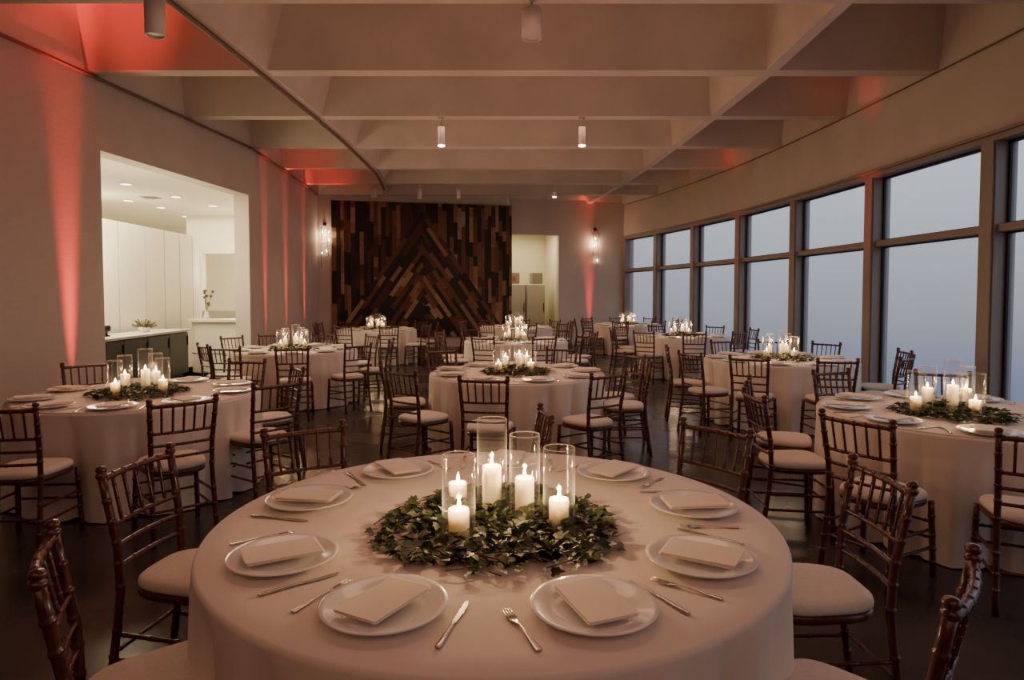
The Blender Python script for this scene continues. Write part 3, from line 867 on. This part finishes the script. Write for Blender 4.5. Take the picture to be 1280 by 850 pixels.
for tk, (tc_, tname) in TABLES.items():
    for i, sa_ in enumerate(SLOT):
        a = R(T1A[i] if tk == 'T1' else sa_ + rnd.uniform(-3,3))
        pr = (.755 if tk == 'T1' else .725) + rnd.uniform(-.008,.008)
        px, py = tc_[0]+pr*math.cos(a), tc_[1]+pr*math.sin(a)
        sn = SLOT[sa_].replace(',', '')
        # local axes: diner looks inward; u = inward, v = diner's right
        u = Vector((-math.cos(a),-math.sin(a),0)); v = Vector((u.y,-u.x,0))
        plateP.place((px,py,TZ+.001), 0, 'white round plate at the %s of %s' % (sn, tname), 'plates on ' + tname)
        rot = a + PI/2 + R(rnd.uniform(-9,9))
        np_ = napP[i % 3].place((px,py,TZ+.0115), rot, 'folded ivory napkin on the plate at the %s of %s' % (sn, tname), 'napkins on ' + tname)
        if tk in ('T1','T2','T5','T6','T8','T9'):
            for P_, sd, nm_ in ((forkP,-1,'fork'), (knifeP,1,'knife')):
                q_ = Vector((px,py,0)) + v*sd*(.205+rnd.uniform(-.01,.012)) + u*rnd.uniform(-.03,.03)
                P_.place((q_.x,q_.y,TZ+.0015), math.atan2(u.y,u.x)-PI/2+R(rnd.uniform(-9,9)), 'steel %s beside the plate at the %s of %s' % (nm_, sn, tname), nm_.replace('knife','knive')+'s on '+tname)

# ------------------------------------------------------------------ candle centrepieces
def make_candle(h):
    def f():
        e = thing('pillar_candle', '', 'candle'); r_ = .0345
        o = MB(); o.lathe([(0,.0),(r_-.003,0),(r_,.003),(r_,h-.006),(r_-.003,h),(r_-.008,h-.002),(r_-.016,h-.006),(0,h-.008)], 28); o.build('wax', M['wax'], e)
        o = MB(); o.tube([(0,0,h-.009),(.001,0,h),(.003,0,h+.006)], .0013, 5); o.build('wick', M['wick'], e)
        o = MB(); flame_mb(o, 1.0, Matrix.Translation((.001,0,h+.002))); o.build('flame', M['flame'], e)
        return e
    return Proto(f)
def make_vase(h):
    def f():
        o = MB(); r_ = .054
        o.lathe([(r_-.004,0),(r_,.004),(r_,h-.004),(r_-.0005,h-.001),(r_-.002,h),(r_-.0035,h-.001),(r_-.004,h-.005)], 40)
        e = tag(o.build('hurricane_vase', M['glass']), None, 'glass vase')
        q = MB(); q.tube([(.0525*math.cos(2*PI*i/40), .0525*math.sin(2*PI*i/40), h-.001) for i in range(41)], .0017, 6, cap=False); q.build('rim', M['glassrim'], e)
        return e
    return Proto(f)
HS = {'s':(.115,.295),'m':(.160,.318),'t':(.195,.368)}
candP = {k_: make_candle(HS[k_][0]) for k_ in HS}; vaseP = {k_: make_vase(HS[k_][1]) for k_ in HS}
def ivy_leaf(s, seed):
    r_ = random.Random(seed)
    pts = [(0,0),(.28,-.12),(.50,.12),(.36,.36),(.42,.58),(.2,.66),(0,1.0)]
    return pts
def make_garland(n, radius, seed, lobed, size):
    r_ = random.Random(seed)
    lv, st = MB(), MB()
    for k_ in range(n):
        rr0 = radius*(r_.random()**.62); a = r_.uniform(0,2*PI)
        edge = rr0/radius
        rad_m = radius*(.86+.14*math.sin(3*a+seed)+.08*math.sin(7*a))
        rr0 = min(rr0, rad_m) if r_.random() < .85 else rr0
        z_ = .006 + r_.random()*(.055*(1-edge**2)+.018)
        s_ = size*r_.uniform(.6,1.25)
        ax = a + r_.uniform(-1.3,1.3)
        tilt = r_.uniform(-.25,.75)*(1 if edge < .8 else .5); roll = r_.uniform(-.7,.7)
        Mx_ = Matrix.Translation((rr0*math.cos(a), rr0*math.sin(a), z_)) @ Matrix.Rotation(ax-PI/2,4,'Z') @ Matrix.Rotation(tilt,4,'X') @ Matrix.Rotation(roll,4,'Y') @ Matrix.Scale(s_,4)
        half = [(0,0),(.20,-.10),(.46,.06),(.33,.32),(.36,.55),(.17,.62),(0,1.0)] if lobed else [(0,0),(.14,.12),(.24,.35),(.23,.6),(.12,.85),(0,1.05)]
        nn = len(half); cr = r_.uniform(.1,.3); dp = r_.uniform(.0,.25)
        Rt = [(x, y, abs(x)*cr - dp*y*y) for x, y in half]; Lf = [(-x, y, z) for x, y, z in Rt[1:-1]]
        mid = [(0,.3,-.03-dp*.09),(0,.65,-.02-dp*.42)]
        vs = Rt + Lf + mid; R_i = list(range(nn)); L_i = [0]+list(range(nn,nn+nn-2))+[nn-1]
        m0, m1 = nn+nn-2, nn+nn-1
        fs = []
        for ids in (R_i, L_i):
            for i in range(nn-1):
                tgt = m0 if i < nn//2 else m1
                fs.append((ids[i], ids[i+1], tgt) if ids is R_i else (ids[i+1], ids[i], tgt))
            fs.append((ids[nn//2], m1, m0) if ids is R_i else (ids[nn//2], m0, m1))
        zmin = min((Mx_ @ Vector(p)).z for p in vs)
        if zmin < .002: Mx_ = Matrix.Translation((0,0,.002-zmin)) @ Mx_
        lv.add(vs, fs, 0, True, Mx_)
    for k_ in range(max(10, n//14)):
        a = r_.uniform(0,2*PI); r0 = r_.uniform(.05,.8)*radius; da = r_.uniform(-1,1); l = r_.uniform(.2,.5)*radius
        P = []
        for j in range(5):
            t_ = j/4; aa = a+da*t_; q_ = min(radius*.97, r0+l*t_*.6)
            P.append((q_*math.cos(aa), q_*math.sin(aa), .012+.03*math.sin(PI*t_)*(1-q_/radius)+r_.uniform(0,.012)))
        st.tube(P, .0022, 5)
    return lv, st
CPOS = [(-.180,-.19,'s','front left'),(-.125,.0,'m','back left'),(.03,-.03,'t','tall centre'),(.10,.12,'m','back right'),(.165,-.12,'s','front right')]
CP1 = [(-.113,-.262,'s','front left'),(-.140,.03,'s','back left'),(-.012,-.035,'t','tall centre'),(.105,-.06,'m','right centre'),(.220,-.16,'s','front right')]
rnd = random.Random(31)
gar = {}; ROT = {}
for tk, (tc_, tname) in TABLES.items():
    pos = CP1 if tk == 'T1' else CPOS
    sc_ = 1.0 if tk == 'T1' else .95
    rot = 0 if tk == 'T1' else -math.atan2(tc_[0], tc_[1]) + R(rnd.uniform(-7,7))
    ROT[tk] = rot
    vis = pos
    ox_ = {'T8':-.10}.get(tk, 0)
    for (x, y, k_, nm_) in vis:
        xx, yy = sc_*(x*math.cos(rot)-y*math.sin(rot)), sc_*(x*math.sin(rot)+y*math.cos(rot))
        loc = (tc_[0]+ox_+xx, tc_[1]+yy, TZ+.002)
        hw = {'s':'short','m':'medium','t':'tall'}[k_]
        if not (tk == 'T1' and nm_ == 'back left'): vaseP[k_].place(loc, 0, 'clear glass cylinder around the %s candle on %s' % (nm_, tname), 'glass cylinders on ' + tname)
        candP[k_].place((loc[0],loc[1],TZ+.0065), rnd.uniform(0,6), 'lit ivory pillar candle, the %s one on %s' % (nm_, tname), 'candles on ' + tname)
    kd = 'T1' if tk == 'T1' else ('mid' if tk in ('T2','T5','T8') else 'far')
    if kd not in gar:
        e = thing('greenery_garland', '', 'greenery')
        lv, st = {'T1': lambda: make_garland(1350,.44,3,True,.038), 'mid': lambda: make_garland(1000,.37,5,False,.042), 'far': lambda: make_garland(420,.37,7,False,.055)}[kd]()
        lv.build('leaves', M['leaf'], e); tag(st.build('stems', M['vine'], e), kind='stuff')
        e.location = (tc_[0]+ox_+.01,tc_[1]-.10 if tk == 'T1' else tc_[1]-.06,TZ+.001); gar[kd] = e
    else:
        e = dup(gar[kd], (tc_[0]+ox_,tc_[1]-.06,TZ+.001), rnd.uniform(0,6), '')
    e['label'] = 'ring of green leafy garland around the candles on ' + tname
    e['group'] = 'greenery on the tables'

# ------------------------------------------------------------------ lights
def light(name, typ, loc, col, w, **kw):
    d = bpy.data.lights.new(name, typ); d.color = col; d.energy = w
    rot = kw.pop('rot', None)
    for a_, b_ in kw.items(): setattr(d, a_, b_)
    o = bpy.data.objects.new(name, d); COL.objects.link(o); o.location = loc
    if rot: o.rotation_euler = rot
    return o
CW = (1,.60,.28)
for tk, (tc_, tname) in TABLES.items():
    if tk == 'T1':
        for (x, y, k_, nm_) in CP1:
            light('candle_light', 'POINT', (tc_[0]+x, tc_[1]+y, TZ+HS[k_][0]+.028), CW, 2.3, shadow_soft_size=.008)
    else:
        sc_ = .92
        if tk in ('T2','T5','T8'):
            for (x, y, k_, nm_) in CPOS:
                c__, s__ = math.cos(ROT[tk])*.95, math.sin(ROT[tk])*.95
                light('candle_light', 'POINT', (tc_[0]+{'T8':-.10}.get(tk,0)+x*c__-y*s__, tc_[1]+x*s__+y*c__, TZ+HS[k_][0]+.02), CW, 1.3, shadow_soft_size=.01)
        else:
            for dx_ in (-.14,.14):
                light('candle_light', 'POINT', (tc_[0]+dx_, tc_[1]-.1, TZ+.24), CW, 4.5, shadow_soft_size=.03)
# unseen fill lights added for the room's ambience, plus beams of two lit spotlights
WARM = (1,.50,.32)
light('ambient_fill', 'AREA', (0,-2.5,4.2), WARM, 80, shape='RECTANGLE', size=7, size_y=4, rot=(R(18),0,0))
for y in (5.2, 10.6, 15.8):
    light('ambient_fill', 'AREA', (0,y,4.3), WARM, 58, shape='RECTANGLE', size=5, size_y=1.2)
light('ceiling_fill', 'AREA', (0,8,2.95), WARM, 100, shape='RECTANGLE', size=6, size_y=14, rot=(PI,0,0))  # added upward fill, stands in for bounced light on the ceiling
for x in (-1.15, 1.14):
    light('spot_light', 'SPOT', (x,10.66,ZC-.5), (1,.8,.6), 60, spot_size=R(60), spot_blend=.8, shadow_soft_size=.05)
# kitchen: unseen soft lights added to brighten it beyond the glowing recessed lenses
KC = (1,.83,.52)
light('kitchen_fill', 'AREA', (-7.6,13,3.6), KC, 300, shape='RECTANGLE', size=3, size_y=8)
light('kitchen_fill', 'AREA', (-6.3,10.5,3.55), KC, 110, shape='RECTANGLE', size=.8, size_y=3)
light('kitchen_fill', 'POINT', (-6.25,10.6,2.3), KC, 70, shadow_soft_size=.3)
light('kitchen_fill', 'POINT', (-8.6,13.5,2.7), KC, 110, shadow_soft_size=.3)
light('kitchen_fill', 'POINT', (-6.9,16.2,2.2), KC, 90, shadow_soft_size=.3)
light('kitchen_fill', 'POINT', (-6.9,18.9,2.2), KC, 170, shadow_soft_size=.3)
light('pantry_light', 'AREA', MBK @ Vector(((DX0+DX1)/2,1.2,3.6)), (1,.86,.56), 60, shape='RECTANGLE', size=1, size_y=1)
# sconce glow
light('sconce_light', 'POINT', MBK @ Vector((bk_s(2.63)-.05,-.14,3.2)), (1,.60,.34), 14, shadow_soft_size=.04)
light('sconce_light', 'POINT', MBK @ Vector((bk_s(-5.40)+.02,-.14,3.25)), (1,.60,.34), 14, shadow_soft_size=.04)
# red uplighters on the floor against walls and posts
RED = (1,.045,.035)
def up(x, y, nx, ny, w, size=14, dist=.13, hit=3.6):
    '''a narrow beam from the floor, DIST in front of the wall point (x,y) whose normal is (nx,ny), leaning onto the wall at height HIT'''
    p = Vector((x+nx*dist, y+ny*dist, .06)); d = (Vector((x,y,hit))-p).normalized()
    o = light('red_uplight', 'SPOT', p, RED, w, spot_size=R(size), spot_blend=1.0, shadow_soft_size=.07)
    o.rotation_euler = d.to_track_quat('-Z','Y').to_euler()
up(interp(LW,8.1), 8.1, 1, 0, 5500, 11.5)
for y in (13.55,15.1,16.9): up(interp(LW,y), y, 1, 0, 3200, 9.5)
up(2.45, bw(2.45), .22, -.97, 2000, 12)
for i, w_ in ((3,500),(6,1500),(8,900),(9,700)): up(RW[i][0]-.215, RW[i][1], -1, 0, w_, 10, .14, 2.2)

for x_, y_, w_ in ((interp(LW,7.9)+.75,7.7,3600), (interp(LW,14)+.65,14.4,800), (interp(LW,16.2)+.7,16.4,1300), (interp(LW,17.6)+.7,17.7,900), (2.45,bw(2.45)-.35,250), (5.12,9.95,110), (4.75,14.5,160)):
    o = light('red_uplight', 'SPOT', (x_,y_,.10), RED, w_, spot_size=R(23), spot_blend=1.0, shadow_soft_size=.03); o.rotation_euler = (PI,0,0)

# ------------------------------------------------------------------ sky outside
w = bpy.data.worlds.new('dusk'); scene.world = w; w.use_nodes = True
nt = w.node_tree; bg = nt.nodes['Background']
tc = nt.nodes.new('ShaderNodeTexCoord'); sp = nt.nodes.new('ShaderNodeSeparateXYZ'); cr = nt.nodes.new('ShaderNodeValToRGB')
mr = nt.nodes.new('ShaderNodeMapRange'); mr.inputs['From Min'].default_value = -1; mr.inputs['From Max'].default_value = 1
nt.links.new(tc.outputs['Generated'], sp.inputs[0]); nt.links.new(sp.outputs['Z'], mr.inputs['Value']); nt.links.new(mr.outputs[0], cr.inputs[0]); nt.links.new(cr.outputs[0], bg.inputs[0])
el = cr.color_ramp.elements
el[0].position = .30; el[0].color = (.05,.08,.18,1)
el[1].position = .75; el[1].color = (.86,.93,1.0,1)
for p_, c_ in ((.44,(.17,.21,.33,1)),(.485,(.36,.37,.42,1)),(.53,(.50,.53,.57,1)),(.60,(.74,.80,.86,1))):
    e_ = el.new(p_); e_.color = c_
bg.inputs[1].default_value = 1.2

scene.view_settings.view_transform = 'AgX'
scene.view_settings.look = 'None'
scene.view_settings.exposure = -0.15
scene.cycles.max_bounces = 8
scene.cycles.diffuse_bounces = 4
scene.cycles.transparent_max_bounces = 16
scene.cycles.sample_clamp_indirect = 4
scene.cycles.caustics_reflective = False
scene.cycles.caustics_refractive = True
scene.cycles.use_denoising = True
